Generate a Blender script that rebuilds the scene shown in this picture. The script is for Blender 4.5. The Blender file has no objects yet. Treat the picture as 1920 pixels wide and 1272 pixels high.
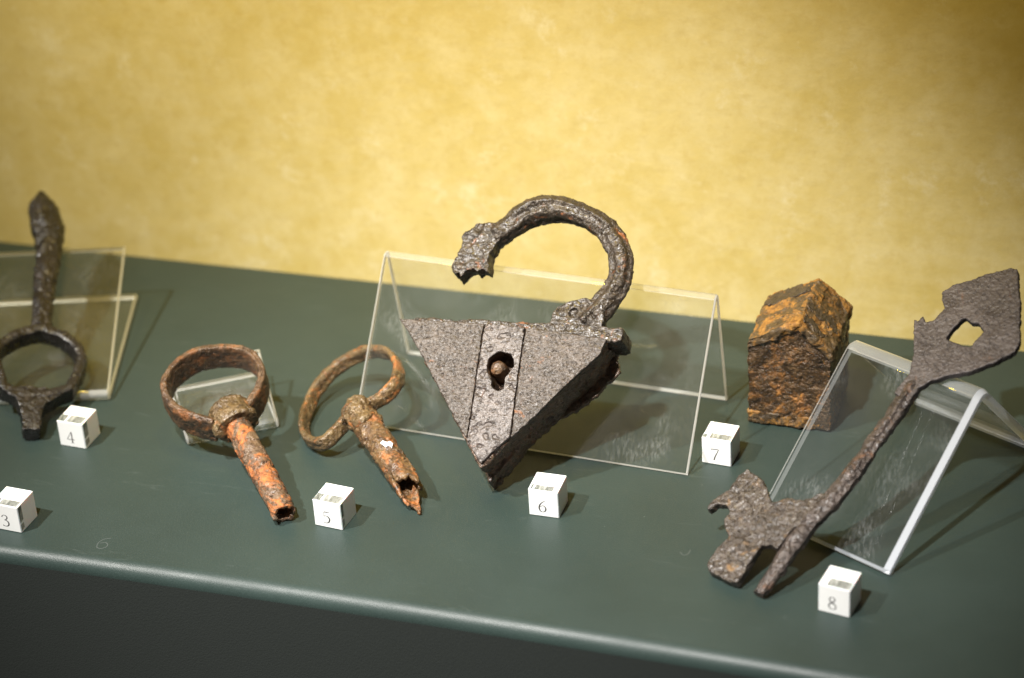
import bpy, bmesh, math, random
from mathutils import Vector, Matrix, noise
from mathutils.geometry import tessellate_polygon

random.seed(7)
sc = bpy.context.scene
S = 0.001                                   # everything below is written in millimetres

# ------------------------------------------------------------------ camera
cam = bpy.data.cameras.new('camera'); cam_o = bpy.data.objects.new('camera', cam)
sc.collection.objects.link(cam_o); sc.camera = cam_o
cr, cu, cf = Vector((0.9534, 0.2966, -0.0561)), Vector((-0.107, 0.5058, 0.856)), Vector((-0.2823, 0.8101, -0.5139))
M = Matrix((cr, cu, -cf)).transposed().to_4x4(); M.translation = Vector((200, -1100.7, 670.4)) * S
cam_o.matrix_world = M
cam.sensor_width = 36; cam.lens = 84.6; cam.clip_start = 0.05; cam.clip_end = 20
cam.dof.use_dof = True; cam.dof.focus_distance = 1.172; cam.dof.aperture_fstop = 4.8

# ------------------------------------------------------------------ world, lamps, exposure
w = bpy.data.worlds.new('World'); sc.world = w; w.use_nodes = True
w.node_tree.nodes['Background'].inputs[0].default_value = (1.0, 0.93, 0.82, 1)
w.node_tree.nodes['Background'].inputs[1].default_value = 0.11

def spot(name, loc, aim, watts, size, blend, rad, col):
    l = bpy.data.lights.new(name, 'SPOT'); o = bpy.data.objects.new(name, l); sc.collection.objects.link(o)
    l.energy = watts; l.spot_size = math.radians(size); l.spot_blend = blend; l.shadow_soft_size = rad; l.color = col
    o.location = Vector(loc) * S
    o.rotation_euler = (Vector(aim) - Vector(loc)).to_track_quat('-Z', 'Y').to_euler()
    return o
spot('gallery_spot_side', (-745, -665, 1060), (-255, -185, 0), 98, 37, 1.0, 0.016, (1.0, 0.97, 0.92))
spot('gallery_spot_front', (-225, -745, 1110), (-115, -185, 0), 126, 31, 1.0, 0.018, (1.0, 0.97, 0.94))
spot('added_warm_wall_fill', (-150, -230, 640), (-150, 0, 290), 9.0, 84, 1.0, 0.03, (1.0, 0.67, 0.015))  # added unseen warm lamp that tints the upper wall gold
spot('added_warm_wall_fill', (-460, -230, 640), (-460, 0, 260), 5.5, 84, 1.0, 0.03, (1.0, 0.72, 0.04))  # second added lamp, carrying the gold tint further left

vs = sc.view_settings
vs.view_transform = 'Standard'; vs.look = 'None'; vs.exposure = 0.0; vs.gamma = 1.0; vs.use_curve_mapping = False
sc.render.engine = 'CYCLES'
sc.cycles.use_denoising = True
sc.cycles.max_bounces = 14; sc.cycles.transparent_max_bounces = 24; sc.cycles.transmission_bounces = 12
sc.cycles.caustics_refractive = True; sc.cycles.caustics_reflective = False
sc.cycles.sample_clamp_indirect = 6.0

# ------------------------------------------------------------------ material helpers
class NT:
    def __init__(s, name):
        s.m = bpy.data.materials.new(name); s.m.use_nodes = True; s.t = s.m.node_tree; s.t.nodes.clear()
        s.out = s.t.nodes.new('ShaderNodeOutputMaterial')
    def n(s, kind, **kw):
        x = s.t.nodes.new('ShaderNode' + kind)
        for k, v in kw.items(): setattr(x, k, v)
        return x
    def l(s, a, b): s.t.links.new(a, b)
    def coords(s, off=(0, 0, 0), scale=1000.0):
        tc = s.n('TexCoord'); mp = s.n('Mapping')
        mp.inputs['Scale'].default_value = (scale,) * 3 if not isinstance(scale, tuple) else scale
        mp.inputs['Location'].default_value = off
        s.l(tc.outputs['Object'], mp.inputs['Vector']); return mp.outputs['Vector']
    def noise(s, vec, scale, detail=6, rough=0.6, dist=0.0):
        x = s.n('TexNoise'); x.inputs['Scale'].default_value = scale; x.inputs['Detail'].default_value = detail
        x.inputs['Roughness'].default_value = rough; x.inputs['Distortion'].default_value = dist
        s.l(vec, x.inputs['Vector']); return x.outputs['Fac']
    def voro(s, vec, scale, feature='F1'):
        x = s.n('TexVoronoi', feature=feature); x.inputs['Scale'].default_value = scale; s.l(vec, x.inputs['Vector']); return x.outputs['Distance']
    def ramp(s, fac, stops):
        x = s.n('ValToRGB'); e = x.color_ramp.elements
        while len(e) > 1: e.remove(e[-1])
        for i, (p, c) in enumerate(stops):
            k = e[0] if i == 0 else e.new(p)
            k.position = p; k.color = (c, c, c, 1) if not isinstance(c, tuple) else (*c, 1)
        s.l(fac, x.inputs['Fac']); return x.outputs['Color']
    def mix(s, fac, a, b, blend='MIX'):
        x = s.n('Mix', data_type='RGBA', blend_type=blend)
        for i, v in ((0, fac), (6, a), (7, b)):
            if isinstance(v, (int, float)): x.inputs[i].default_value = v if i == 0 else (v, v, v, 1)
            elif isinstance(v, tuple): x.inputs[i].default_value = (*v, 1)
            else: s.l(v, x.inputs[i])
        return x.outputs[2]
    def math(s, op, a, b=None):
        x = s.n('Math', operation=op)
        for i, v in ((0, a), (1, b)):
            if v is None: continue
            if isinstance(v, (int, float)): x.inputs[i].default_value = v
            else: s.l(v, x.inputs[i])
        return x.outputs[0]
    def bump(s, h, dist, strength=1.0, normal=None):
        x = s.n('Bump'); x.inputs['Distance'].default_value = dist; x.inputs['Strength'].default_value = strength
        s.l(h, x.inputs['Height'])
        if normal is not None: s.l(normal, x.inputs['Normal'])
        return x.outputs['Normal']
    def principled(s, col, rough, normal=None, **kw):
        x = s.n('BsdfPrincipled')
        for k, v in (('Base Color', col), ('Roughness', rough), ('Normal', normal), *kw.items()):
            if v is None: continue
            if isinstance(v, (int, float)): x.inputs[k].default_value = v
            elif isinstance(v, tuple): x.inputs[k].default_value = (*v, 1)
            else: s.l(v, x.inputs[k])
        s.l(x.outputs[0], s.out.inputs['Surface']); return x

def iron(name, dark, mid, light, rust, rust_amt, off, rough=(0.42, 0.75), fine=1.0, light_amt=0.5, scale=1.0, bump=1.0, coat=0.15, val=1.0, soft=0.10, metal=0.35):
    """corroded iron: dark scale, browner skin, graded patches of bright rust, pitted relief that glints"""
    dark, mid, light = (tuple(x * val for x in q) for q in (dark, mid, light))
    t = NT(name); v = t.coords(off)
    big = t.noise(v, 0.05 * scale, 4, 0.6, 0.5); med = t.noise(v, 0.16 * scale, 6, 0.6, 0.4); fin = t.noise(v, 0.8 * fine, 5, 0.62)
    c = t.mix(t.ramp(med, [(0.34, 0.0), (0.66, 1.0)]), dark, mid)
    c = t.mix(t.math('MULTIPLY', t.ramp(t.noise(t.coords((off[0], off[1], off[2] + 13)), 0.4 * scale, 6, 0.66, 0.5), [(0.50, 0.0), (0.68, 1.0)]), light_amt), c, light)
    rm = t.noise(v, 0.11 * scale, 8, 0.66, 0.9)
    lo = 0.68 - 0.3 * rust_amt
    rmask = t.ramp(rm, [(lo - soft * 0.5, 0.0), (lo + soft * 0.5, 1.0)])
    rcol = t.mix(t.ramp(t.noise(t.coords((off[0] + 31, off[1], off[2])), 0.35, 6, 0.68), [(0.35, 0.0), (0.65, 1.0)]), rust, tuple(x * k for x, k in zip(rust, (0.45, 0.38, 0.34))))
    c = t.mix(rmask, c, rcol)
    c = t.mix(t.ramp(big, [(0.3, 0.5), (0.6, 0.0)]), c, tuple(x * 0.5 for x in dark))
    pitc = t.ramp(t.noise(t.coords((off[0], off[1] + 17, off[2])), 0.6 * fine, 4, 0.65), [(0.34, 1.0), (0.44, 0.0)])
    c = t.mix(t.math('MULTIPLY', pitc, 0.55), c, tuple(x * 0.35 for x in dark))
    rg = t.n('MapRange'); t.l(t.math('ADD', t.math('MULTIPLY', med, 0.6), t.math('MULTIPLY', rmask, 0.4)), rg.inputs[0]); rg.inputs[1].default_value = 0.2; rg.inputs[2].default_value = 0.7
    rg.inputs[3].default_value = rough[0]; rg.inputs[4].default_value = rough[1]
    pit = t.ramp(t.voro(v, 0.55 * fine), [(0.0, 0.0), (0.5, 1.0)])
    h = t.math('SUBTRACT', t.math('ADD', fin, t.math('MULTIPLY', pit, 0.3)), t.math('MULTIPLY', pitc, 0.35))
    nn = t.bump(h, 0.0010 * bump, 0.9)
    t.principled(c, rg.outputs[0], nn, **{'Metallic': t.math('MULTIPLY', t.math('SUBTRACT', 1.0, rmask), metal), 'Specular IOR Level': 0.6, 'Coat Weight': coat, 'Coat Roughness': 0.22})
    return t.m

def plain(name, col, rough, **kw):
    t = NT(name); t.principled(col, rough, None, **kw); return t.m

MAT = {}
MAT['lock_face'] = iron('lock_face_iron', (0.060, 0.045, 0.034), (0.112, 0.086, 0.069), (0.19, 0.152, 0.125), (0.30, 0.12, 0.04), 0.05, (3, 9, 1), (0.42, 0.6), 1.2, 0.42, 1.3, 0.65, 0.08, 0.76, 0.1, 0.2)
MAT['lock_strap'] = iron('lock_strap_iron', (0.060, 0.046, 0.039), (0.135, 0.110, 0.099), (0.22, 0.188, 0.175), (0.30, 0.12, 0.04), 0.05, (13, 2, 5), (0.38, 0.54), 0.8, 0.45, 0.9, 0.65, 0.1, 0.82, 0.1, 0.25)
MAT['lock_dark'] = iron('lock_body_iron', (0.030, 0.019, 0.013), (0.07, 0.044, 0.028), (0.13, 0.085, 0.05), (0.32, 0.12, 0.03), 0.22, (7, 1, 4), (0.26, 0.5), 0.8, 0.5, 1.2, 1.6, 0.3, 2.6)
MAT['shackle'] = iron('shackle_iron', (0.040, 0.029, 0.021), (0.088, 0.065, 0.046), (0.17, 0.135, 0.10), (0.36, 0.12, 0.03), 0.12, (2, 8, 11), (0.3, 0.5), 0.8, 0.4, 1.2, 1.1, 0.22, 0.7, 0.1, 0.25)
MAT['key_black'] = iron('blackened_iron', (0.010, 0.008, 0.007), (0.022, 0.017, 0.015), (0.07, 0.058, 0.052), (0.05, 0.025, 0.018), 0.03, (21, 3, 6), (0.24, 0.4), 0.7, 0.3, 1.0, 1.0, 0.4)
MAT['key_brown'] = iron('brown_rusted_iron', (0.055, 0.030, 0.016), (0.145, 0.080, 0.038), (0.27, 0.18, 0.10), (0.40, 0.15, 0.035), 0.28, (5, 14, 2), (0.38, 0.65), 0.8, 0.4, 1.0, 0.9, 0.15, 1.0, 0.16, 0.2)
MAT['key_orange'] = iron('orange_rusted_iron', (0.085, 0.045, 0.024), (0.20, 0.125, 0.07), (0.32, 0.25, 0.18), (0.60, 0.20, 0.045), 0.56, (9, 4, 17), (0.42, 0.7), 0.8, 0.45, 0.75, 0.9, 0.1, 1.0, 0.09, 0.1)
MAT['key_mixed'] = iron('olive_orange_rusted_iron', (0.06, 0.030, 0.014), (0.20, 0.11, 0.04), (0.32, 0.23, 0.11), (0.56, 0.19, 0.04), 0.36, (29, 4, 1), (0.36, 0.65), 0.8, 0.45, 0.8, 1.0, 0.2, 1.0, 0.14, 0.1)
MAT['key_olive'] = iron('olive_rusted_iron', (0.07, 0.041, 0.018), (0.19, 0.12, 0.05), (0.33, 0.26, 0.14), (0.52, 0.18, 0.04), 0.27, (1, 23, 8), (0.34, 0.62), 0.8, 0.45, 0.9, 0.9, 0.2, 1.0, 0.12, 0.15)
MAT['block_roof'] = iron('ochre_rust_crust', (0.05, 0.032, 0.016), (0.12, 0.075, 0.03), (0.22, 0.13, 0.05), (0.40, 0.195, 0.03), 0.56, (4, 6, 27), (0.42, 0.75), 0.7, 0.4, 0.85, 0.9, 0.05, 1.0, 0.07, 0.0)
MAT['block_scale'] = iron('dark_iron_scale', (0.045, 0.033, 0.022), (0.09, 0.066, 0.043), (0.15, 0.11, 0.07), (0.36, 0.16, 0.03), 0.16, (8, 3, 2), (0.4, 0.6), 0.8, 0.4, 1.0, 0.9, 0.1)
MAT['block_wall'] = iron('dark_ochre_rust', (0.045, 0.024, 0.010), (0.14, 0.072, 0.024), (0.36, 0.22, 0.10), (0.42, 0.18, 0.03), 0.30, (17, 6, 3), (0.26, 0.55), 0.8, 0.5, 1.0, 1.5, 0.35, 0.75, 0.12, 0.1)
MAT['key_flat'] = iron('grey_brown_iron', (0.060, 0.048, 0.046), (0.098, 0.082, 0.080), (0.15, 0.125, 0.115), (0.16, 0.075, 0.035), 0.10, (11, 2, 19), (0.45, 0.65), 0.8, 0.35, 0.8, 0.55, 0.05, 0.9, 0.1, 0.2)
MAT['key_shank'] = iron('brown_grey_iron', (0.048, 0.036, 0.030), (0.105, 0.082, 0.070), (0.18, 0.145, 0.12), (0.22, 0.10, 0.04), 0.18, (3, 12, 9), (0.34, 0.6), 0.8, 0.4, 1.0, 1.1, 0.15)
MAT['key_bit'] = iron('crusted_grey_brown_iron', (0.045, 0.033, 0.026), (0.10, 0.078, 0.062), (0.22, 0.18, 0.12), (0.24, 0.14, 0.05), 0.14, (15, 12, 3), (0.32, 0.55), 0.75, 0.4, 1.3, 1.2, 0.2, 0.85, 0.1, 0.2)

# white paper, ink
t = NT('white_label'); v = t.coords()
t.principled(t.mix(t.noise(v, 0.5, 4), (0.84, 0.84, 0.82), (0.9, 0.9, 0.88)), 0.5); MAT['label'] = t.m
MAT['ink'] = plain('grey_ink', (0.06, 0.055, 0.055), 0.6)
MAT['chip'] = plain('white_chip', (0.9, 0.9, 0.9), 0.5)

def schlick(t):
    g = t.n('NewGeometry'); d = t.n('VectorMath', operation='DOT_PRODUCT'); t.l(g.outputs['Incoming'], d.inputs[0]); t.l(g.outputs['Normal'], d.inputs[1])
    k = t.math('POWER', t.math('SUBTRACT', 1.0, t.math('ABSOLUTE', d.outputs['Value'])), 5.0)
    return t.math('ADD', t.math('MULTIPLY', k, 0.96), 0.04)
def acrylic(name, tint, smudge, off, haze=0.0):
    """clear sheet: straight-through transmission, Fresnel gloss, faint dust and rubbed smears"""
    t = NT(name); v = t.coords(off)
    tr = t.n('BsdfTransparent'); tr.inputs[0].default_value = (*tint, 1)
    gl = t.n('BsdfGlossy'); gl.inputs['Roughness'].default_value = 0.03; gl.inputs[0].default_value = (1, 1, 1, 1)
    m1 = t.n('MixShader'); t.l(schlick(t), m1.inputs[0]); t.l(tr.outputs[0], m1.inputs[1]); t.l(gl.outputs[0], m1.inputs[2])
    df = t.n('BsdfDiffuse'); df.inputs[0].default_value = (0.85, 0.87, 0.88, 1)
    patch = t.ramp(t.noise(v, 0.035, 3, 0.5), [(0.53, 0.0), (0.74, 1.0)])
    mp = t.coords(off, (2600.0, 700.0, 900.0)); streak = t.ramp(t.noise(mp, 0.35, 4, 0.6, 0.6), [(0.46, 0.0), (0.78, 1.0)])
    specks = t.ramp(t.voro(v, 0.22), [(0.0, 1.0), (0.035, 0.0)])
    f = t.math('ADD', t.math('MULTIPLY', t.math('MULTIPLY', patch, streak), 0.085 * smudge), t.math('MULTIPLY', specks, 0.10 * smudge))
    f = t.math('ADD', f, t.math('ADD', t.math('MULTIPLY', t.noise(v, 0.05, 4), 0.010 * smudge), haze))
    m2 = t.n('MixShader'); t.l(f, m2.inputs[0]); t.l(m1.outputs[0], m2.inputs[1]); t.l(df.outputs[0], m2.inputs[2])
    t.l(m2.outputs[0], t.out.inputs['Surface']); return t.m
def edge_mat(name, col, clear=0.05):  # pale cut edge; its colour also stands in for light piped through the sheet
    t = NT(name)
    df = t.n('BsdfDiffuse'); df.inputs[0].default_value = (*col, 1)
    tl = t.n('BsdfTranslucent'); tl.inputs[0].default_value = (*col, 1)
    tr = t.n('BsdfTransparent')
    gl = t.n('BsdfGlossy'); gl.inputs['Roughness'].default_value = 0.25
    a = t.n('MixShader'); a.inputs[0].default_value = 0.55; t.l(df.outputs[0], a.inputs[1]); t.l(tl.outputs[0], a.inputs[2])
    b = t.n('MixShader'); b.inputs[0].default_value = clear; t.l(a.outputs[0], b.inputs[1]); t.l(tr.outputs[0], b.inputs[2])
    c = t.n('MixShader'); c.inputs[0].default_value = 0.12; t.l(b.outputs[0], c.inputs[1]); t.l(gl.outputs[0], c.inputs[2])
    t.l(c.outputs[0], t.out.inputs['Surface']); return t.m
MAT['sheet'] = acrylic('clear_acrylic_sheet', (0.985, 0.99, 0.985), 1.5, (25, 60, 10))
MAT['sheet_thick'] = acrylic('thick_clear_acrylic', (0.96, 0.97, 0.97), 1.3, (40, 10, 5))
MAT['sheet_old'] = acrylic('yellowed_clear_acrylic', (0.975, 0.975, 0.95), 0.9, (80, 30, 9))
MAT['bend'] = acrylic('bent_acrylic', (0.97, 0.975, 0.975), 1.0, (0, 0, 0), 0.10)
MAT['bend_thick'] = acrylic('bent_thick_acrylic', (0.95, 0.96, 0.96), 1.0, (0, 0, 0), 0.17)
MAT['bend_old'] = acrylic('bent_yellowed_acrylic', (0.95, 0.95, 0.90), 1.0, (0, 0, 0), 0.28)
MAT['edge'] = edge_mat('sawn_acrylic_edge', (0.9, 0.9, 0.88))
MAT['edge_cool'] = edge_mat('piped_glow_thick_edge', (0.85, 0.9, 0.98), 0.05)
MAT['edge_old'] = edge_mat('yellowed_acrylic_edge', (0.82, 0.80, 0.66))

# cube acrylic: milky white block, with opaque grey bands painting the refracted view on top and side faces
t = NT('milky_acrylic'); v = t.coords()
t.principled(t.mix(t.noise(v, 0.25, 4), (0.80, 0.80, 0.78), (0.88, 0.88, 0.87)), 0.16, None, **{'Specular IOR Level': 0.5, 'Subsurface Weight': 0.25, 'Subsurface Scale': 0.003}); MAT['cube'] = t.m
t = NT('painted_refraction_band'); v = t.coords((0, 0, 0), (2200.0, 350.0, 350.0))
t.principled(t.mix(t.ramp(t.noise(v, 0.28, 5, 0.75), [(0.38, 0.0), (0.68, 1.0)]), (0.07, 0.08, 0.07), (0.46, 0.47, 0.44)), 0.12); MAT['band'] = t.m

# ------------------------------------------------------------------ mesh helpers (millimetres in, metres out)
def prop(o, label=None, cat=None, group=None, kind=None):
    for k, v in (('label', label), ('category', cat), ('group', group), ('kind', kind)):
        if v: o[k] = v
    return o
def thing(name, loc, label, cat, group=None):
    o = bpy.data.objects.new(name, None); sc.collection.objects.link(o); o.empty_display_size = 0.01
    o.location = Vector(loc) * S; return prop(o, label, cat, group)
def mesh_obj(name, verts, faces, mat, parent=None, smooth=False, world=True, mats=None, fmat=None):
    """verts in world millimetres"""
    base = parent.matrix_basis.translation if parent is not None else Vector((0, 0, 0))
    if parent is not None and parent.parent is not None: base = parent.parent.location
    me = bpy.data.meshes.new(name)
    me.from_pydata([Vector(v) * S - base for v in verts], [], faces)
    for m_ in (mats or [mat]): me.materials.append(m_)
    if fmat:
        for p_, i in zip(me.polygons, fmat): p_.material_index = i
    if smooth: me.polygons.foreach_set('use_smooth', [True] * len(me.polygons))
    bm = bmesh.new(); bm.from_mesh(me); bmesh.ops.recalc_face_normals(bm, faces=bm.faces); bm.to_mesh(me); bm.free()
    o = bpy.data.objects.new(name, me); sc.collection.objects.link(o); o.parent = parent
    return o

class Frame:
    """local axes: u across, v along, w out of the plane"""
    def __init__(s, o, u, v):
        s.o = Vector(o); s.u = Vector(u).normalized(); s.v = Vector(v); s.v = (s.v - s.u * s.v.dot(s.u)).normalized(); s.w = s.u.cross(s.v)
    def __call__(s, u, v, w=0.0): return s.o + s.u * u + s.v * v + s.w * w

def catmull(P, closed=False, sub=6):
    P = [Vector(p) for p in P]; n = len(P); out = []
    for i in range(n if closed else n - 1):
        a, b, c, d = (P[(i + k) % n] if closed else P[min(max(i + k, 0), n - 1)] for k in (-1, 0, 1, 2))
        for j in range(sub):
            t = j / sub
            out.append(0.5 * ((2 * b) + (c - a) * t + (2 * a - 5 * b + 4 * c - d) * t * t + (3 * b - a - 3 * c + d) * t ** 3))
    if not closed: out.append(P[-1])
    return out
def ragged(poly, step, amp, seed=0.0, f=0.35):
    """subdivide an outline and push it in and out, as a corroded edge"""
    out = []
    n = len(poly)
    for i in range(n):
        a, b = Vector(poly[i]), Vector(poly[(i + 1) % n]); L = (b - a).length; k = max(1, int(L / step))
        nrm = Vector((b.y - a.y, a.x - b.x)).normalized() if L > 1e-6 else Vector((0, 0))
        for j in range(k):
            q = a.lerp(b, j / k)
            out.append(tuple(q + nrm * amp * noise.fractal(Vector((q.x * f + seed, q.y * f, seed * 1.7)), 0.8, 2.1, 4)))
    return out
def slab(outer, holes, w0, w1, F):
    loops = [outer] + list(holes)
    flat = [Vector((p[0], p[1], 0)) for L in loops for p in L]
    tris = tessellate_polygon([[Vector((p[0], p[1], 0)) for p in L] for L in loops])
    n = len(flat); V = [F(p.x, p.y, w0) for p in flat] + [F(p.x, p.y, w1) for p in flat]
    faces = [tuple(t) for t in tris] + [tuple(i + n for i in reversed(t)) for t in tris]
    k = 0
    for L in loops:
        for i in range(len(L)):
            a, b = k + i, k + (i + 1) % len(L); faces.append((a, b, b + n, a + n))
        k += len(L)
    return V, faces
def loft(rings, cap=True):
    """rings: list of equal-length lists of points"""
    n = len(rings[0]); V = [p for r in rings for p in r]; faces = []
    for i in range(len(rings) - 1):
        for j in range(n):
            a, b = i * n + j, i * n + (j + 1) % n; faces.append((a, b, b + n, a + n))
    if cap:
        faces.append(tuple(range(n))); faces.append(tuple(reversed(range((len(rings) - 1) * n, len(rings) * n))))
    return V, faces
def tube(path, radii, up, seg=20, flat=1.0, sq=2.0, closed=False, ridge=0.0):
    """sweep; radii across; flat = height/width; sq = superellipse power"""
    path = [Vector(p) for p in path]; up = Vector(up).normalized(); rings = []; n = len(path)
    for i, p in enumerate(path):
        a = path[(i - 1) % n] if closed else path[max(i - 1, 0)]; b = path[(i + 1) % n] if closed else path[min(i + 1, n - 1)]
        d = (b - a).normalized(); s = d.cross(up).normalized(); q = s.cross(d).normalized()
        r = radii[i] if isinstance(radii, (list, tuple)) else radii
        rw, rh = r if isinstance(r, (list, tuple)) else (r, r * flat)
        ring = []
        for k in range(seg):
            th = 2 * math.pi * k / seg; c, s_ = math.cos(th), math.sin(th)
            m_ = (abs(c) ** sq + abs(s_) ** sq) ** (-1 / sq) * (1 + ridge * (math.sin(5 * th + i * 0.05) + 0.7 * math.sin(8 * th - i * 0.08 + 1)))
            ring.append(p + s * (rw * c * m_) + q * (rh * s_ * m_))
        rings.append(ring)
    if closed: rings.append(rings[0])
    return loft(rings, cap=not closed)
def join(*parts):
    V, Fs = [], []
    for v, f in parts:
        k = len(V); V += list(v); Fs += [tuple(i + k for i in t) for t in f]
    return V, Fs

def corrode(name, geo, vox, mat, parent, amp=(0.5, 0.2), freq=(0.12, 0.6), pits=0.0, pitf=0.3, seed=0.0, flakes=0.0):
    """fuse closed shapes by voxel remesh, then eat the surface with noise"""
    V, Fs = geo
    o = mesh_obj(name, V, Fs, mat, parent)
    md = o.modifiers.new('r', 'REMESH'); md.mode = 'VOXEL'; md.voxel_size = vox * S; md.use_smooth_shade = True
    dg = bpy.context.evaluated_depsgraph_get(); dg.update()
    me = bpy.data.meshes.new_from_object(o.evaluated_get(dg)); o.modifiers.clear()
    old = o.data; o.data = me; me.name = name; bpy.data.meshes.remove(old)
    if not me.materials: me.materials.append(mat)
    n = len(me.vertices); co = [0.0] * (3 * n); no = [0.0] * (3 * n)
    me.vertices.foreach_get('co', co); me.vertices.foreach_get('normal', no)
    sd = Vector((seed * 13.1, seed * 7.7, seed * 3.3)); fr = noise.fractal
    for i in range(n):
        p = Vector(co[3 * i:3 * i + 3]) * 1000.0 + sd
        d = amp[0] * fr(p * freq[0], 0.9, 2.0, 3) + amp[1] * fr(p * freq[1], 0.6, 2.1, 4)
        if pits:
            k = noise.noise(p * pitf) + 0.4 * noise.noise(p * pitf * 2.3)
            if k > 0.25: d -= pits * min(1.0, (k - 0.25) * 4)
        if flakes:
            k = noise.noise(p * 0.17 + Vector((5, 5, 5))) + 0.35 * noise.noise(p * 0.5)
            d += flakes * min(1.0, max(0.0, (k - 0.02) * 9))
        for a in range(3): co[3 * i + a] += no[3 * i + a] * d * S
    me.vertices.foreach_set('co', co); me.polygons.foreach_set('use_smooth', [True] * len(me.polygons)); me.update()
    return o
def settle(root, gap=0.0):
    """lower or raise a finished thing until its lowest point stands on the shelf"""
    lo = 1e9
    for c in [root] + list(root.children_recursive):
        if c.type == 'MESH':
            for v_ in c.data.vertices: lo = min(lo, v_.co.z)
    root.location.z = -lo + gap * S

# ------------------------------------------------------------------ setting: shelf and wall
t = NT('green_satin_paint'); v = t.coords()
c = t.mix(t.ramp(t.noise(v, 0.012, 5, 0.6), [(0.35, 0.0), (0.7, 1.0)]), (0.020, 0.033, 0.029), (0.026, 0.042, 0.037))
c = t.mix(t.ramp(t.noise(v, 1.4, 3, 0.7), [(0.45, 0.0), (0.75, 0.35)]), c, (0.055, 0.077, 0.073))
c = t.mix(t.ramp(t.voro(v, 0.055), [(0.0, 0.7), (0.018, 0.0)]), c, (0.30, 0.32, 0.29))
c = t.mix(t.ramp(t.voro(v, 0.16), [(0.0, 0.45), (0.035, 0.0)]), c, (0.14, 0.16, 0.15))
c = t.mix(t.math('MULTIPLY', t.ramp(t.noise(t.coords((7, 3, 0), (300.0, 1500.0, 1000.0)), 0.05, 6, 0.8, 2.0), [(0.60, 0.0), (0.68, 1.0)]), 0.22), c, (0.085, 0.105, 0.10))
rg = t.ramp(t.noise(v, 0.03, 5, 0.65), [(0.3, 0.38), (0.7, 0.5)])
t.principled(c, rg, t.bump(t.noise(v, 1.6, 4, 0.6), 0.00025, 0.5), **{'Specular IOR Level': 0.4}); MAT['shelf'] = t.m

def front_y(x):                              # the front of the plinth bows by a few millimetres
    u = (x + 160) / 200.0
    return -283.0 - 1.2 * u - 2.2 * u * u if abs(u) < 1.3 else -283.0 - 1.2 * u - 2.2 * (1.69 + 2.6 * (abs(u) - 1.3))
V, Fs = [], []
xs = [-900 + 25 * i for i in range(61)]
prof = []
R = 7.0
for x in xs:
    fy = front_y(x); col = [(x, 30, 0)] + [(x, -y_, 0) for y_ in (20, 60, 100, 140, 180, 220, 250)]
    for k in range(9):
        a = math.pi / 2 * k / 8; col.append((x, fy + R - R * math.sin(a) - 1.5, -R + R * math.cos(a)))
    col += [(x, fy - 1.5, -60), (x, fy - 1.5, -160), (x, fy - 1.5, -320), (x, 30, -320)]
    prof.append(col)
t = NT('shaded_plinth_front'); v = t.coords()  # front face coloured darker to stand in for its shade
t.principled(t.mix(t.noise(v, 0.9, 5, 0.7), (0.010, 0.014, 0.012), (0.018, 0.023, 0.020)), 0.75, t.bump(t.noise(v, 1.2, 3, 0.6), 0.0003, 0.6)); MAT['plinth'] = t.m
shelf = mesh_obj('shelf', *loft([[Vector(p) for p in c_] for c_ in prof]), MAT['shelf'], smooth=False)
for p_ in shelf.data.polygons: p_.use_smooth = abs(p_.normal.z) < 0.999 and p_.normal.z > 0.001
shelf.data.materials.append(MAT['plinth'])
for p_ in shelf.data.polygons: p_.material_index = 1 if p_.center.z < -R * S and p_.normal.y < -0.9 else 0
prop(shelf, 'dark green painted display shelf with a rounded front edge', None, None, 'structure')

t = NT('ochre_plaster'); v = t.coords()
c = t.mix(t.ramp(t.noise(v, 0.011, 5, 0.6, 0.5), [(0.32, 0.0), (0.68, 1.0)]), (0.52, 0.405, 0.125), (0.60, 0.49, 0.205))
c = t.mix(t.ramp(t.noise(v, 0.05, 6, 0.66), [(0.42, 0.0), (0.70, 0.6)]), c, (0.65, 0.56, 0.30))
c = t.mix(t.ramp(t.noise(v, 0.028, 7, 0.72, 0.2), [(0.57, 0.0), (0.72, 0.55)]), c, (0.72, 0.66, 0.45))
c = t.mix(t.ramp(t.noise(v, 0.13, 5, 0.72), [(0.32, 0.30), (0.5, 0.0)]), c, (0.46, 0.33, 0.09))
h = t.math('ADD', t.noise(v, 0.08, 5, 0.6), t.math('MULTIPLY', t.noise(v, 0.3, 4, 0.7), 0.15))
t.principled(c, 0.8, t.bump(h, 0.0012, 0.3), **{'Specular IOR Level': 0.25}); MAT['wall'] = t.m
V = [(x, y_, z) for x in (-1200, 800) for y_ in (0, 40) for z in (-320.5, 760)]
wall = mesh_obj('wall', V, [(0, 1, 3, 2), (4, 6, 7, 5), (0, 4, 5, 1), (2, 3, 7, 6), (1, 5, 7, 3), (0, 2, 6, 4)], MAT['wall'])
prop(wall, 'mottled ochre yellow plaster wall behind the shelf', None, None, 'structure')

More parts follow.
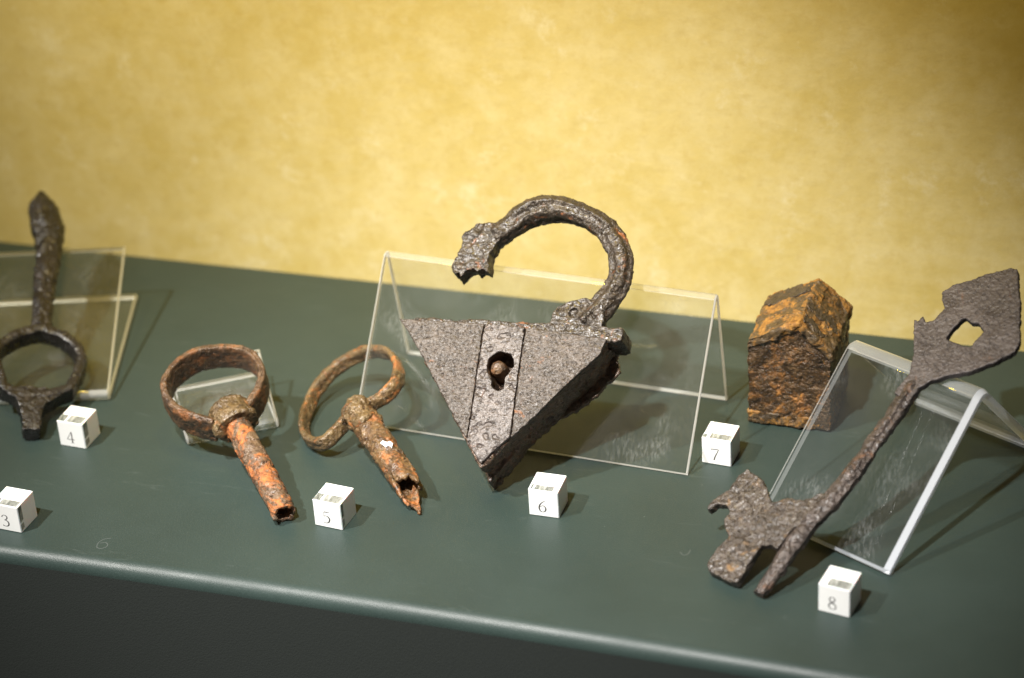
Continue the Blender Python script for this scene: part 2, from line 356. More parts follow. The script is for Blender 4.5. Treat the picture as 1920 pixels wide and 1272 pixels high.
# ------------------------------------------------------------------ acrylic stands
def bent(path_a, fold, path_b, thick, width, F, mats, root, names):
    wide = len(mats) > 3
    """sheet bent once: centre line path_a + fold arc + path_b in (v, w), swept across u; three parts that meet without inner faces"""
    ch = thick * 0.27  # chamfer shaped so the pale edges catch lamp light
    def ease(p0, p1):                        # extra station just inside a cut end, for the chamfer
        a_, b_ = Vector(p0), Vector(p1); return tuple(a_ + (b_ - a_).normalized() * ch)
    path_a = [path_a[0], ease(path_a[0], fold[0])]; path_b = [ease(path_b[-1], fold[-1]), path_b[-1]]
    line = path_a + fold + path_b; n = len(line); off = []
    P = [Vector(p) for p in line]
    for i in range(n):
        d = (P[min(i + 1, n - 1)] - P[max(i - 1, 0)]).normalized(); off.append(Vector((-d.y, d.x)) * thick / 2)
    chr_ = ch * (2.2 if wide else 1.0)
    us = ((0, 0.5), (ch, 1.0), (width - chr_, 1.0), (width, 0.5))
    def seg(i0, i1, name, cap0, cap1):
        V, Fs, fm = [], [], []
        for i in range(i0, i1 + 1):
            e = 0.45 if i in (0, n - 1) else 1.0
            for sg in (1, -1):
                for u, k in us: q = P[i] + off[i] * sg * min(k, e); V.append(F(u, q.x, q.y))
        for i in range(i1 - i0):
            a, b = i * 8, i * 8 + 8; end = (i + i0) in (0, n - 2)
            for k in range(3):
                m_ = (3 if wide and k == 0 else 1) if (k != 1 or end) else 0
                Fs.append((a + k, a + k + 1, b + k + 1, b + k)); fm.append(m_)
                Fs.append((a + 4 + k, b + 4 + k, b + 5 + k, a + 5 + k)); fm.append(m_)
            Fs.append((a, b, b + 4, a + 4)); fm.append(3 if wide else 1); Fs.append((a + 3, a + 7, b + 7, b + 3)); fm.append(1)
        k = (i1 - i0) * 8
        if cap0: Fs.append((0, 4, 5, 6, 7, 3, 2, 1)); fm.append(1)
        if cap1: Fs.append((k, k + 1, k + 2, k + 3, k + 7, k + 6, k + 5, k + 4)); fm.append(1)
        mm = mats if name != 'fold' else [mats[2], mats[1], mats[2], mats[2]]
        o = mesh_obj(name, V, Fs, None, root, mats=mm, fmat=fm)
        if name == 'fold':
            for p_ in o.data.polygons: p_.use_smooth = p_.material_index == 0
        return o
    na, nf = len(path_a), len(fold)
    seg(0, na, names[0], True, False); seg(na, na + nf - 1, 'fold', False, False); seg(na + nf - 1, n - 1, names[1], False, True)
def arc_between(A, B, C, r, k=7):
    """fillet of the corner B"""
    A, B, C = Vector(A), Vector(B), Vector(C); d1 = (A - B).normalized(); d2 = (C - B).normalized()
    ang = d1.angle(d2) / 2; s = r / math.tan(ang); c = B + (d1 + d2).normalized() * (r / math.sin(ang))
    p0, p1 = B + d1 * s, B + d2 * s; a0 = p0 - c; a1 = p1 - c; tot = a0.angle(a1); out = []
    for i in range(k + 1):
        f = i / k; out.append(tuple(c + (a0 * math.sin((1 - f) * tot) + a1 * math.sin(f * tot)) / math.sin(tot)))
    return out
def tent(name, origin, ang, width, apex, height, depth, thick, r, label, mats):
    root = thing(name, origin, label, 'stand')
    u = Vector((math.cos(ang), math.sin(ang), 0)); v_ = Vector((-math.sin(ang), math.cos(ang), 0))
    F = Frame(origin, u, v_)
    A, B, C = (0, thick * 0.35), (apex, height - thick / 2), (depth, thick * 0.35)
    f = arc_between(A, B, C, r)
    bent([A], f, [C], thick, width, F, mats, root, ('front_panel', 'back_panel')); settle(root, 0.05)
    return root
def easel(name, origin, ang, width, flat_len, up_len, up_ang, thick, label, mats):
    root = thing(name, origin, label, 'stand')
    u = Vector((math.cos(ang), math.sin(ang), 0)); v_ = Vector((-math.sin(ang), math.cos(ang), 0)); F = Frame(origin, u, v_)
    A = (flat_len, thick / 2); B = (-3, thick / 2); C = (up_len * math.cos(up_ang), thick / 2 + up_len * math.sin(up_ang))
    f = arc_between(A, B, C, 1.9 if up_ang > 0.5 else 1.7)
    bent([A], f, [C], thick, width, F, mats, root, ('base_panel', 'rest_panel')); settle(root, 0.05)
    return root
tent('acrylic_stand', (-222.7, -141.5, 0), math.radians(-3.0), 178.5, 56.4, 75.2, 71.3, 2.6, 2.2, 'wide clear acrylic tent stand behind the triangular padlock', [MAT['sheet'], MAT['edge'], MAT['bend']])
tent('acrylic_stand', (-2.9, -177.7, 0), math.radians(-25.6), 75.5, 72.7, 66.5, 129.8, 5.0, 4.5, 'thick clear acrylic tent stand holding up the long flat key', [MAT['sheet_thick'], MAT['edge_cool'], MAT['bend_thick'], MAT['bend_thick']])
easel('acrylic_stand', (-452.0, -182.5, 0), math.radians(17.2), 99.0, 113, 109, math.radians(20), 3.0, 'large clear acrylic folded rest under the black key', [MAT['sheet_old'], MAT['edge_old'], MAT['bend_old']])
easel('acrylic_stand', (-298.4, -182.4, 0), math.radians(33.6), 47.7, 58, 47.5, math.radians(30), 2.6, 'small clear acrylic folded rest under the wide ring of a rusty key', [MAT['sheet'], MAT['edge'], MAT['bend']])

# ------------------------------------------------------------------ numbered cubes
DIG = {
 3: [[(.06, .80, .10), (.14, .94, .05), (.30, 1.0, .05), (.46, .93, .09), (.50, .79, .11), (.42, .65, .08), (.24, .56, .04)],
     [(.24, .56, .04), (.44, .51, .08), (.56, .37, .12), (.55, .17, .12), (.42, .04, .08), (.22, 0, .05), (.05, .07, .10)]],
 4: [[(.42, 1, .05), (.22, .66, .05), (.0, .30, .05)], [(.0, .29, .06), (.3, .29, .06), (.64, .29, .06)], [(.43, 1, .09), (.43, .5, .11), (.43, 0, .11)], [(.28, .0, .04), (.43, .0, .04), (.58, 0, .04)]],
 5: [[(.14, .97, .07), (.34, .97, .08), (.55, .99, .06)], [(.15, .97, .045), (.13, .78, .045), (.11, .57, .045)],
     [(.11, .57, .04), (.28, .63, .06), (.46, .57, .10), (.56, .36, .13), (.48, .12, .11), (.28, .0, .06), (.04, .05, .07)]],
 6: [[(.56, 1.0, .03), (.32, .85, .07), (.13, .60, .11), (.07, .32, .13), (.15, .09, .10), (.32, 0, .05), (.50, .09, .09), (.57, .29, .12), (.50, .49, .08), (.34, .56, .05), (.15, .45, .05)]],
 7: [[(.04, .96, .08), (.3, .96, .07), (.60, .97, .06)], [(.05, .99, .05), (.05, .90, .05), (.04, .83, .03)], [(.60, .97, .05), (.42, .55, .08), (.30, .25, .10), (.24, .0, .13)]],
 8: [[(.30, 1.0, .05), (.47, .92, .08), (.46, .72, .09), (.28, .56, .11), (.10, .40, .10), (.05, .20, .10), (.15, .04, .08), (.31, 0, .05), (.50, .07, .08), (.56, .22, .09), (.48, .40, .10), (.28, .54, .11), (.12, .70, .10), (.12, .90, .09), (.30, 1.0, .05)]],
}
BANDS = {3: [('top', 0.25, 3.6, 0.4, 5.0), ('top', 4.4, 14.2, 0.4, 4.8), ('side', 5.6, 14.4, 0.25, 3.2), ('side', 1.0, 4.6, 0.25, 3.0)],
         4: [('top', 0.25, 4.2, 0.25, 6.2), ('top', 5.2, 14.2, 0.25, 6.4), ('side', 5.8, 14.4, 0.25, 4.2), ('side', 1.2, 5.0, 0.25, 4.0)],
         5: [('top', 0.25, 3.9, 0.25, 5.9), ('top', 4.9, 14.2, 0.25, 6.2), ('side', 6.4, 14.2, 0.25, 2.4), ('side', 1.2, 5.4, 0.25, 2.6)],
         6: [('top', 0.9, 1.9, 0.25, 4.5), ('top', 2.8, 12.2, 0.25, 4.2), ('side', 6.6, 14.0, 0.25, 1.1)],
         7: [('top', 0.25, 2.2, 0.25, 3.1), ('top', 3.8, 14.4, 0.25, 4.8), ('side', 4.6, 14.2, 0.25, 1.1)],
         8: [('top', 3.8, 14.4, 0.25, 5.9), ('side', 8.0, 14.2, 0.25, 1.0)]}
def cube(num, x, y, ang, label):
    a = 15.0; u = Vector((math.cos(ang), math.sin(ang), 0)); vv = Vector((-math.sin(ang), math.cos(ang), 0))
    root = thing('number_cube', (x, y, 0), label, 'label cube', 'numbered label cubes')
    F = Frame((x, y, 0.05), u, Vector((0, 0, 1)))       # w = u x z points to the viewer side
    # block, edges bevelled a little
    bm = bmesh.new(); bmesh.ops.create_cube(bm, size=1.0)
    bmesh.ops.bevel(bm, geom=list(bm.edges), offset=0.016, segments=1, affect='EDGES', profile=0.5)
    V = [F((p.co.x + 0.5) * a, (p.co.z + 0.5) * a, (p.co.y - 0.5) * a) for p in bm.verts]; Fs = [[q.index for q in f.verts] for f in bm.faces]; bm.free()
    blk_ = mesh_obj('acrylic_block', V, Fs, MAT['cube'], root)
    def plate(name, w0, w1, m_=0.35):
        V = [F(uu, zz, ww) for uu in (m_, a - m_) for zz in (m_, a - m_) for ww in (w0, w1)]
        o = mesh_obj(name, V, [(0, 1, 3, 2), (4, 6, 7, 5), (0, 4, 5, 1), (2, 3, 7, 6), (1, 5, 7, 3), (0, 2, 6, 4)], MAT['label'], root)
        return o
    lab = plate('number_label', 0.03, 0.18)
    for face, lo0, hi0, d0, d1 in BANDS[num]:
        if face == 'top': V = [F(uu, a + 0.03 * q, -ww) for q in (-1, 1) for uu, ww in ((lo0, d0), (hi0, d0), (hi0 - 0.1, d1), (lo0 + 0.1, d1))]
        else: V = [F(a + 0.03 * q, zz, -ww) for q in (-1, 1) for zz, ww in ((lo0, d0), (hi0, d0), (hi0, d1), (lo0 + 0.8, d1))]
        mesh_obj('painted_refraction_band', *loft([V[:4], V[4:]]), MAT['band'], root)
    V, Fs = [], []; H = 6.6; u0, z0 = a * 0.45 - 0.3 * H, 2.6
    for st in DIG[num]:
        pts = catmull([Vector(p) for p in st], False, 6); k0 = len(V)
        for i, p in enumerate(pts):
            q = pts[min(i + 1, len(pts) - 1)] - pts[max(i - 1, 0)]; nn = Vector((-q.y, q.x)).normalized() * max(p.z * 0.95, 0.025) * 0.5
            for sgn in (1, -1): V.append(F(u0 + (p.x + nn.x * sgn) * H, z0 + (p.y + nn.y * sgn) * H, 0.20 + 0.002 * len(Fs) / 60))
        for i in range(len(pts) - 1): Fs.append((k0 + 2 * i, k0 + 2 * i + 1, k0 + 2 * i + 3, k0 + 2 * i + 2))
    mesh_obj('number', V, Fs, MAT['ink'], lab)
    settle(root, 0.05)
for num, x, y, ang, lb in ((3, -363.6, -268.3, -0.062, 'white label cube numbered 3 near the front edge, below the black key'), (4, -365.4, -193.4, -0.052, 'white label cube numbered 4 between the black key stub and the large acrylic rest'),
                           (5, -210.1, -230.6, -0.100, 'white label cube numbered 5 between the ends of two rusty tube keys'), (6, -111.0, -199.4, -0.005, 'white label cube numbered 6 in front of the triangular padlock'),
                           (7, -40.3, -137.6, -0.073, 'white label cube numbered 7 in front of the house shaped rusty block'), (8, 38.3, -242.1, -0.168, 'white label cube numbered 8 below the thick acrylic stand with the flat key')):
    cube(num, x, y, ang, lb)

# ------------------------------------------------------------------ triangular padlock
rz, al = math.radians(-3), math.radians(40)
FL = Frame((-133.7, -181.4, 1.0), (math.cos(rz), math.sin(rz), 0), (-math.sin(rz) * math.cos(al), math.cos(rz) * math.cos(al), math.sin(al)))
T = 28.0
lock = thing('padlock', (-133.7, -181.4, 0), 'large triangular iron padlock with an open hooked shackle', 'padlock')
plate = [(-60.7, 69.6), (-56.7, 69.8), (-26.6, 72.4), (-1.7, 73.7), (20.4, 74.3), (47.0, 73.9), (45.4, 65.7), (38.7, 56.8), (29.3, 43.8), (24.2, 35.4), (10.0, 16.1), (2.0, 6.1), (-0.2, 2.5), (-5.3, 7.7), (-14.9, 18.2), (-28.8, 34.3), (-42.3, 50.5), (-54.3, 63.7)]
khole = [(-9.4, 51.9), (-9.0, 55.9), (-6.6, 58.7), (-4.5, 60.2), (1.3, 59.3), (3.0, 57.1), (4.3, 53.9), (2.9, 50.4), (1.2, 47.4), (1.8, 43.9), (1.8, 41.7), (-0.4, 40.2), (-2.7, 40.7), (-4.4, 41.9), (-5.7, 46.1), (-8.0, 48.5)]
kh_in = ragged(khole, 0.9, 0.35, 2.0, 0.6)
left_ = [(-60.7, 69.6), (-56.7, 69.8), (-26.6, 72.4), (-16.4, 73.0), (-14.0, 49.0), (-11.7, 27.6), (-10.6, 14.2), (-14.9, 18.2), (-28.8, 34.3), (-42.3, 50.5), (-54.3, 63.7)]
right_ = [(5.4, 73.9), (20.4, 74.3), (47.0, 73.9), (45.4, 65.7), (38.7, 56.8), (29.3, 43.8), (24.2, 35.4), (11.5, 18.0), (11.2, 18.8), (7.8, 50.0)]
for sd_, pl in ((1.0, left_), (1.5, right_)):
    corrode('front_plate', slab(ragged(pl, 1.2, 0.38, sd_), [], T - 2.4, T, FL), 0.42, MAT['lock_face'], lock, (0.12, 0.16), (0.2, 0.9), 0.22, 0.5, sd_)
strap = [(-15.8, 73.0), (-6, 73.5), (4.95, 73.9), (7.35, 50.0), (10.75, 18.2), (2.0, 6.6), (-0.2, 2.8), (-4.8, 7.6), (-10.1, 13.2), (-11.25, 27.6), (-13.55, 49.0)]
corrode('strap', slab(ragged(strap, 1.2, 0.3, 4.0), [kh_in], T - 2.4, T + 0.35, FL), 0.38, MAT['lock_strap'], lock, (0.12, 0.14), (0.25, 0.9), 0.6, 0.25, 2.0)
kbig = [(-2.5 + (a - -2.5) * 1.06, 50 + (b - 50) * 1.06) for a, b in khole]
fr_ = [(-58.5, 69.0), (46.0, 73.4), (44.2, 65.5), (23.6, 36.0), (9.6, 16.6), (1.4, 3.0), (-0.8, 1.0), (-5.5, 6.5), (-28.5, 33.5)]
core = slab(ragged(fr_, 1.5, 0.6, 5.0), [kbig], 12, T - 1.9, FL)
core2 = slab(ragged([(-57, 70), (46, 75), (43.5, 64), (23.5, 36), (11, 17), (3.4, 2.4), (0.2, -1.8), (-5, 5.5), (-28, 33)], 1.5, 0.8, 6.0), [], 1.5, 12.6, FL)
corrode('case', join(core, core2), 0.55, MAT['lock_dark'], lock, (0.7, 0.35), (0.11, 0.5), 0.9, 0.2, 3.0)
back = [(-57, 71), (-20, 74.5), (20, 77), (46, 78.5), (47, 72), (49.1, 68.7), (50.3, 66.0), (44.2, 57.6), (37.4, 47.4), (29, 40.5), (25.1, 38.2), (18.3, 30.8), (11.6, 25.0), (11.1, 16.6), (4.7, 5.1), (1.7, 0.0), (0.1, -2.2), (-5, 5), (-28, 32)]
corrode('back_plate', slab(ragged(back, 1.2, 1.1, 7.0), [], 0.0, 3.2, FL), 0.5, MAT['lock_dark'], lock, (0.45, 0.3), (0.15, 0.6), 0.5, 0.25, 4.0)
topbar = [(-57, 71.0), (-10, 74.2), (30, 75.6), (45.6, 74.0), (49.5, 74.5), (53.2, 76.2), (52.4, 82.0), (44, 82.2), (20, 80.0), (-20, 76.5), (-55, 73.2)]
corrode('top_plate', slab(ragged(topbar, 1.3, 0.6, 9.0), [], 2.5, T - 5.5, FL), 0.5, MAT['shackle'], lock, (0.5, 0.3), (0.14, 0.6), 0.5, 0.25, 5.0)
sh = [(29.5, 84.4, 7.2), (35.6, 92.9, 6.6), (40.0, 102.2, 6.1), (42.1, 111.9, 5.9), (40.4, 120.4, 5.9), (35.1, 129.2, 5.9), (28.3, 135.8, 5.7), (16.5, 141.1, 5.6), (3.9, 143.3, 6.3), (-5.8, 142.0, 7.1), (-14.1, 137.2, 7.0), (-21.0, 129.9, 6.2), (-27.1, 124.2, 5.6)]
pth = catmull([Vector(p) for p in sh], False, 5)
g1 = tube([FL(p.x, p.y, 13) for p in pth], [p.z for p in pth], FL.w, 48, 0.98, ridge=0.075)
head = [(-36.5, 128.4), (-43.6, 120.4), (-42.1, 115.6), (-44.9, 104.9), (-43.2, 101.9), (-41.4, 99.8), (-40.0, 101.6), (-38.5, 97.4), (-36.6, 102.4), (-33.0, 104.6), (-30.4, 102.6), (-28.6, 104.6), (-24.6, 103.4), (-26.5, 113.5), (-22.7, 121.5), (-27.5, 130.0)]
hd_poly = ragged(head, 1.2, 0.5, 3.0)
g2 = slab(hd_poly, [], 8.0, 17.5, FL)
g2 = (g2[0], g2[1])
foot = [(13.6, 79.0), (13.6, 85.8), (15.7, 90.8), (20.2, 94.1), (28.5, 97.0), (38.0, 92.6), (40.3, 86.0), (40.0, 79.0)]
g3 = slab(ragged(foot, 1.2, 0.5, 8.0), [[(24.3 + 2.4 * math.cos(i * .628), 88 + 2.4 * math.sin(i * .628)) for i in range(10)]], 9.5, 18.0, FL)
g3b = slab([(21.5, 85), (27, 85), (27, 91), (21.5, 91)], [], 10, 16.6, FL)
corrode('shackle', join(g1, g2, g3, g3b), 0.5, MAT['shackle'], lock, (0.7, 0.3), (0.12, 0.45), 0.5, 0.22, 6.0)
cyl = [[FL(-5.0 + 4.1 * math.cos(i * 2 * math.pi / 14) * s_, 52.6 + 4.1 * math.sin(i * 2 * math.pi / 14) * s_, w_) for i in range(14)] for w_, s_ in ((8, 1), (22.5, 1), (25.0, 0.85), (26.2, 0.45))]
corrode('keyhole_pin', loft(cyl), 0.3, MAT['key_brown'], lock, (0.3, 0.15), (0.3, 0.9), 0, 0.3, 7.0)
settle(lock)

# ------------------------------------------------------------------ long flat key on the thick stand
hd = Vector((53.5, 109.5, 0)).normalized(); el = math.radians(28)
F8 = Frame((9.5, -238.1, 3.0), (hd.y, -hd.x, 0), (hd.x * math.cos(el), hd.y * math.cos(el), math.sin(el)))
key = thing('flat_key', (9.5, -238.1, 0), 'long grey brown flat key with a pierced diamond bow and broad corroded bit', 'key')
bow = [(2.0, 116.0), (1.6, 122.6), (2.2, 128.2), (-1.3, 137.5), (-8.6, 149.0), (-12.5, 155.6), (-9.8, 155.0), (-9.7, 158.6), (-6.6, 156.4), (-3.5, 159.4), (-3.3, 163.1), (-2.5, 167.1), (-6.2, 170.2), (-8.3, 174.9), (-6.0, 179.2), (2.2, 187.5), (10.3, 195.7), (14.2, 198.8), (18.6, 199.6), (28.9, 184.5), (41.5, 164.4), (41.9, 158.4), (36.7, 150.0), (29.1, 141.4), (20.2, 134.9), (13.4, 128.3), (10.9, 122.8), (11.0, 114.2)]
hole = [(8.8, 153.0), (8.9, 158.1), (9.7, 163.5), (10.7, 165.2), (14.5, 163.7), (17.1, 164.8), (21.4, 162.2), (20.9, 158.6), (20.2, 153.2), (18.0, 152.8), (14.0, 152.6)]
corrode('bow', slab(ragged(bow, 1.2, 0.55, 11.0), [ragged([(15 + (a - 15) * 1.16, 158.5 + (b - 158.5) * 1.14) for a, b in hole], 1.0, 0.3, 12.0)], -0.6, 3.0, F8), 0.5, MAT['key_flat'], key, (0.30, 0.16), (0.12, 0.8), 0.15, 0.4, 11.0)
sft = [(6.4, 126.0, 4.4), (7.1, 114.1, 4.3), (7.0, 102.6, 4.0), (6.8, 90.2, 3.9), (7.1, 77.1, 4.2), (6.4, 65.5, 4.5), (4.9, 52.7, 4.7), (2.8, 42.3, 4.6), (2.3, 31.8, 4.5), (1.9, 21.3, 4.3), (2.3, 12.2, 3.8), (2.2, 3.7, 3.4), (1.7, -1.6, 3.0)]
pth = catmull([Vector(p) for p in sft], False, 4)
g1 = tube([F8(p.x, p.y, 0.4) for p in pth], [(p.z, p.z * 0.82) for p in pth], F8.w, 36, 1.0, ridge=0.07)
corrode('shank', g1, 0.5, MAT['key_shank'], key, (0.7, 0.3), (0.14, 0.5), 0.5, 0.22, 12.0)
bit = [(4.0, 57.1), (-1.8, 54.0), (-3.0, 50.8), (-8.6, 46.5), (-13.8, 46.7), (-16.1, 42.6), (-19.2, 40.8), (-24.2, 45.5), (-28.9, 48.6), (-40.4, 51.4), (-42.7, 45.9), (-41.9, 40.9), (-42.5, 38.0), (-45.8, 30.3), (-46.3, 24.8), (-45.0, 24.7), (-42.6, 29.5), (-38.4, 30.2), (-34.8, 28.4), (-34.6, 23.2), (-27.8, 16.0), (-28.9, 10.2), (-28.9, 1.6), (-26.2, -2.2), (-15.2, -2.9), (-9.2, -1.8), (-9.8, 3.9), (-10.0, 14.0), (-10.6, 19.7), (-6.5, 21.7), (-2.2, 21.1), (-1.4, 33.5), (2.8, 42.3), (4.7, 51.8)]
b1 = slab(ragged(bit, 1.2, 0.5, 13.0), [], -1.4, 3.2, F8)
b2 = slab(ragged([(-28.9, 10.2), (-28.5, 1.8), (-26.0, -2.0), (-15.2, -2.7), (-9.4, -1.6), (-10.0, 3.9), (-10.3, 15.0), (-20, 20), (-27, 16)], 1.2, 0.5, 14.0), [], -1.8, 3.4, F8)
corrode('bit', join(b1, b2), 0.5, MAT['key_bit'], key, (0.5, 0.3), (0.14, 0.6), 0.3, 0.3, 13.0)
settle(key)

# ------------------------------------------------------------------ black key on the large folded rest
def key_frame(E, psi, phi, rho):
    ps, ph, rh = (math.radians(a) for a in (psi, phi, rho))
    ax = Vector((math.cos(ps) * math.cos(ph), math.sin(ps) * math.cos(ph), math.sin(ph))); lat = Vector((math.sin(ps), -math.cos(ps), 0)); up = lat.cross(ax)
    return Frame(E, lat * math.cos(rh) + up * math.sin(rh), ax)
F4 = key_frame((-382.1, -191.8, 4.0), 111.4, 16.9, -10.9)
key = thing('ring_key', (-382.1, -191.8, 0), 'blackened iron key with a round ring bow and thick upright shank', 'key')
ring = [(1.8, 69.0), (13.0, 64.8), (21.5, 56.2), (24.0, 49.5), (21.6, 37.5), (18.0, 27.0), (6.2, 21.4), (-5.0, 21.4), (-15.6, 27.0), (-19.2, 37.5), (-21.8, 49.5), (-19.0, 56.2), (-9.6, 64.8)]
pth = catmull([Vector((a, b, 0)) for a, b in ring], True, 1)
corrode('bow', tube([F4(p.x, p.y, -0.8) for p in pth], [(3.1, 5.8)] * len(pth), F4.w, 16, 1, 5.0, True), 0.5, MAT['key_black'], key, (0.6, 0.25), (0.1, 0.5), 0.3, 0.25, 21.0)
sk = [(2.2, 66, 6.0), (2.0, 76, 5.8), (2.0, 90, 6.0), (2.2, 106, 6.6), (3.0, 122, 7.2), (3.0, 136, 8.2), (1.6, 149, 9.6), (-0.4, 157, 9.0), (-1.6, 164.5, 8.2), (-2.6, 170, 5.0), (-2.8, 176.4, 1.4)]
pth = catmull([Vector(p) for p in sk], False, 4)
corrode('shank', tube([F4(p.x, p.y, 0.0) for p in pth], [(p.z, p.z * 0.72) for p in pth], F4.w, 7), 0.5, MAT['key_black'], key, (0.9, 0.45), (0.11, 0.4), 0.6, 0.2, 22.0)
stub = [(-17.0, 24.5), (-9, 18.5), (-6.6, 12.3), (-5.0, 3.5), (-4.3, -2.5), (0.8, -3.3), (4.7, -2.8), (4.8, 7.8), (5.9, 13.9), (10, 18.0), (17, 24.0), (6, 26.5), (-6, 26.8)]
corrode('stub', slab(ragged(stub, 1.2, 0.4, 15.0), [], -4.5, 4.6, F4), 0.5, MAT['key_black'], key, (0.6, 0.35), (0.13, 0.5), 0.4, 0.25, 23.0)
settle(key)

# ------------------------------------------------------------------ rusty key with the wide band ring, on the small rest
def hollow_tube(F, v0, v1, r, bore, depth, endfun, seg=40, w=0.0, ucen=lambda v_: 0.0, rfun=lambda v_: 1.0):
    """v0 = open end, v1 = closed end inside the collar"""
    rings = []; N = 26
    def circ(v_of, rr): return [F(ucen(v_of(k)) + rr(k) * math.cos(2 * math.pi * k / seg), v_of(k), w + rr(k) * math.sin(2 * math.pi * k / seg)) for k in range(seg)]
    rings.append([F(ucen(v1), v1, w)] * seg)
    for i in range(N + 1):
        f = i / N
        rings.append(circ(lambda k: v1 + (v0 + endfun(k) - v1) * f, lambda k: r * rfun(f)))
    for i in range(9):
        f = i / 8
        rings.append(circ(lambda k: v0 + endfun(k) + (depth - endfun(k)) * f, lambda k: bore))
    rings.append([F(ucen(v0 + depth), v0 + depth, w)] * seg)
    return loft(rings, cap=False)
F5 = key_frame((-225.4, -231.9, 5.5), 133.1, 15.2, 9.1)
key = thing('ring_key', (-225.4, -231.9, 0), 'rusty tube key with a wide band ring, collar and orange shank', 'key')
rim = [(-10.0, 66.5), (-15.9, 72.6), (-21.4, 80.3), (-24.5, 88.1), (-24.8, 97.4), (-21.8, 105.4), (-11.4, 113.4), (-0.5, 114.8), (10.5, 111.0), (19.3, 104.8), (23.9, 96.2), (23.4, 85.1), (18.4, 76.4), (11.5, 70.0), (6, 66)]
pth = catmull([Vector((a, b, 0)) for a, b in rim], False, 5)
corrode('bow', tube([F5(p.x, p.y, -2.2) for p in pth], [(2.2, 8.2)] * len(pth), F5.w, 40, 1, 4.5, ridge=0.02), 0.45, MAT['key_brown'], key, (0.5, 0.18), (0.09, 0.5), 0.25, 0.25, 31.0)
col = [(0.0, 76.5, 6.0), (0.0, 75.5, 8.6), (0, 73.5, 10.0), (0, 69.5, 10.4), (0, 66.5, 11.4), (0, 62.5, 11.5), (0, 60.8, 11.0), (0, 60.2, 8.5)]
corrode('collar', tube([F5(a, b, 0.5) for a, b, r in col], [(r * 1.02, r * 0.86) for a, b, r in col], F5.w, 30), 0.5, MAT['key_olive'], key, (0.8, 0.25), (0.11, 0.4), 0.3, 0.2, 32.0, 0.6)
end = [0.4 * math.sin(3 * 2 * math.pi * k / 40 + 1) + 0.25 * math.sin(7 * 2 * math.pi * k / 40) for k in range(40)]
corrode('shank', hollow_tube(F5, -1.5, 66, 5.9, 4.1, 22, lambda k: end[k], rfun=lambda f: 1.08 - 0.1 * f), 0.45, MAT['key_orange'], key, (0.35, 0.15), (0.14, 0.6), 0.25, 0.25, 33.0, 0.6)
settle(key)

# ------------------------------------------------------------------ rusty key with the thin tilted ring and the broken shank
n5 = Vector((-0.4413, -0.1901, 0.877)); u5 = Vector((0.8933, 0, 0.4495)); FR = Frame((-227.5, -140.9, 16.0), u5, n5.cross(u5))
key = thing('ring_key', (-195, -175, 0), 'rusty tube key with a thin tilted ring and a broken shank end', 'key')
rim = [(16.0, -16.5), (28.2, -14.4), (34.0, -7.0), (33.6, 1.0), (30.3, 10.4), (23.6, 20.1), (11.9, 28.6), (-2.7, 31.2), (-15.6, 25.7), (-22.7, 13.0), (-24.2, -1.8), (-21.3, -16.8), (-15.0, -27.5), (-8.0, -33.4), (-1.8, -35.2), (4.6, -29.6), (8.5, -22.0), (11.0, -17.0)]
pth = catmull([Vector((a, b, 0)) for a, b in rim], False, 5)
corrode('bow', tube([FR(p.x, p.y, -1.5) for p in pth], [(2.1 + 0.3 * math.sin(i * .21), 4.1) for i in range(len(pth))], FR.w, 36, 1, 3.2, ridge=0.03), 0.42, MAT['key_olive'], key, (0.55, 0.2), (0.1, 0.5), 0.3, 0.25, 41.0)
A, B = Vector((-167.0, -206.5, 6.6)), Vector((-212.0, -160.6, 19.0))
axv = (B - A).normalized(); lat = axv.cross(Vector((0, 0, 1))).normalized()
FT = Frame(A, lat, axv); L5 = (B - A).length
colr = [(L5 + 7, 4.0), (L5 + 5, 6.5), (L5 + 1, 7.6), (L5 - 4, 7.8), (L5 - 9, 7.4), (L5 - 13, 7.4)]
corrode('collar', tube([FT(0, b, 0) for b, r in colr], [r for b, r in colr], FT.w, 26), 0.45, MAT['key_olive'], key, (1.4, 0.4), (0.13, 0.45), 0.4, 0.22, 42.0, 0.5)
SEG = 44
def brk(k):                                   # a long prong below, a bite out of the upper side
    a = 2 * math.pi * k / SEG
    return 6.0 + 5.5 * math.sin(a) + 4.2 * math.cos(2 * a + 0.6) + 1.8 * math.sin(5 * a) + 1.3 * math.sin(9 * a + 1)
corrode('shank', hollow_tube(FT, -2.5, L5 - 4, 6.5, 4.9, 30, brk, SEG, rfun=lambda f: 1.08 - 0.1 * f), 0.42, MAT['key_mixed'], key, (0.5, 0.2), (0.15, 0.5), 0.3, 0.25, 43.0, 0.6)
V = []; 
for k, (a, b) in enumerate([(-2.6, -1.4), (-1.4, 1.2), (0.4, 1.0), (1.6, 1.9), (2.9, 0.7), (2.2, -0.7), (0.6, -0.5), (-1.0, -1.9)]): V.append((a, b))
vc = L5 * 0.46; rr = 8.2
top_ = [FT(rr * math.sin((a - 0.6) / rr), vc - b * 1.5, rr * math.cos((a - 0.6) / rr) + 0.15) for a, b in V]; bot_ = [FT((rr - 2.4) * math.sin((a - 0.6) / rr), vc - b * 1.5, (rr - 2.4) * math.cos((a - 0.6) / rr)) for a, b in V]
mesh_obj('white_chip', *loft([bot_, top_]), MAT['chip'], key)
settle(key)

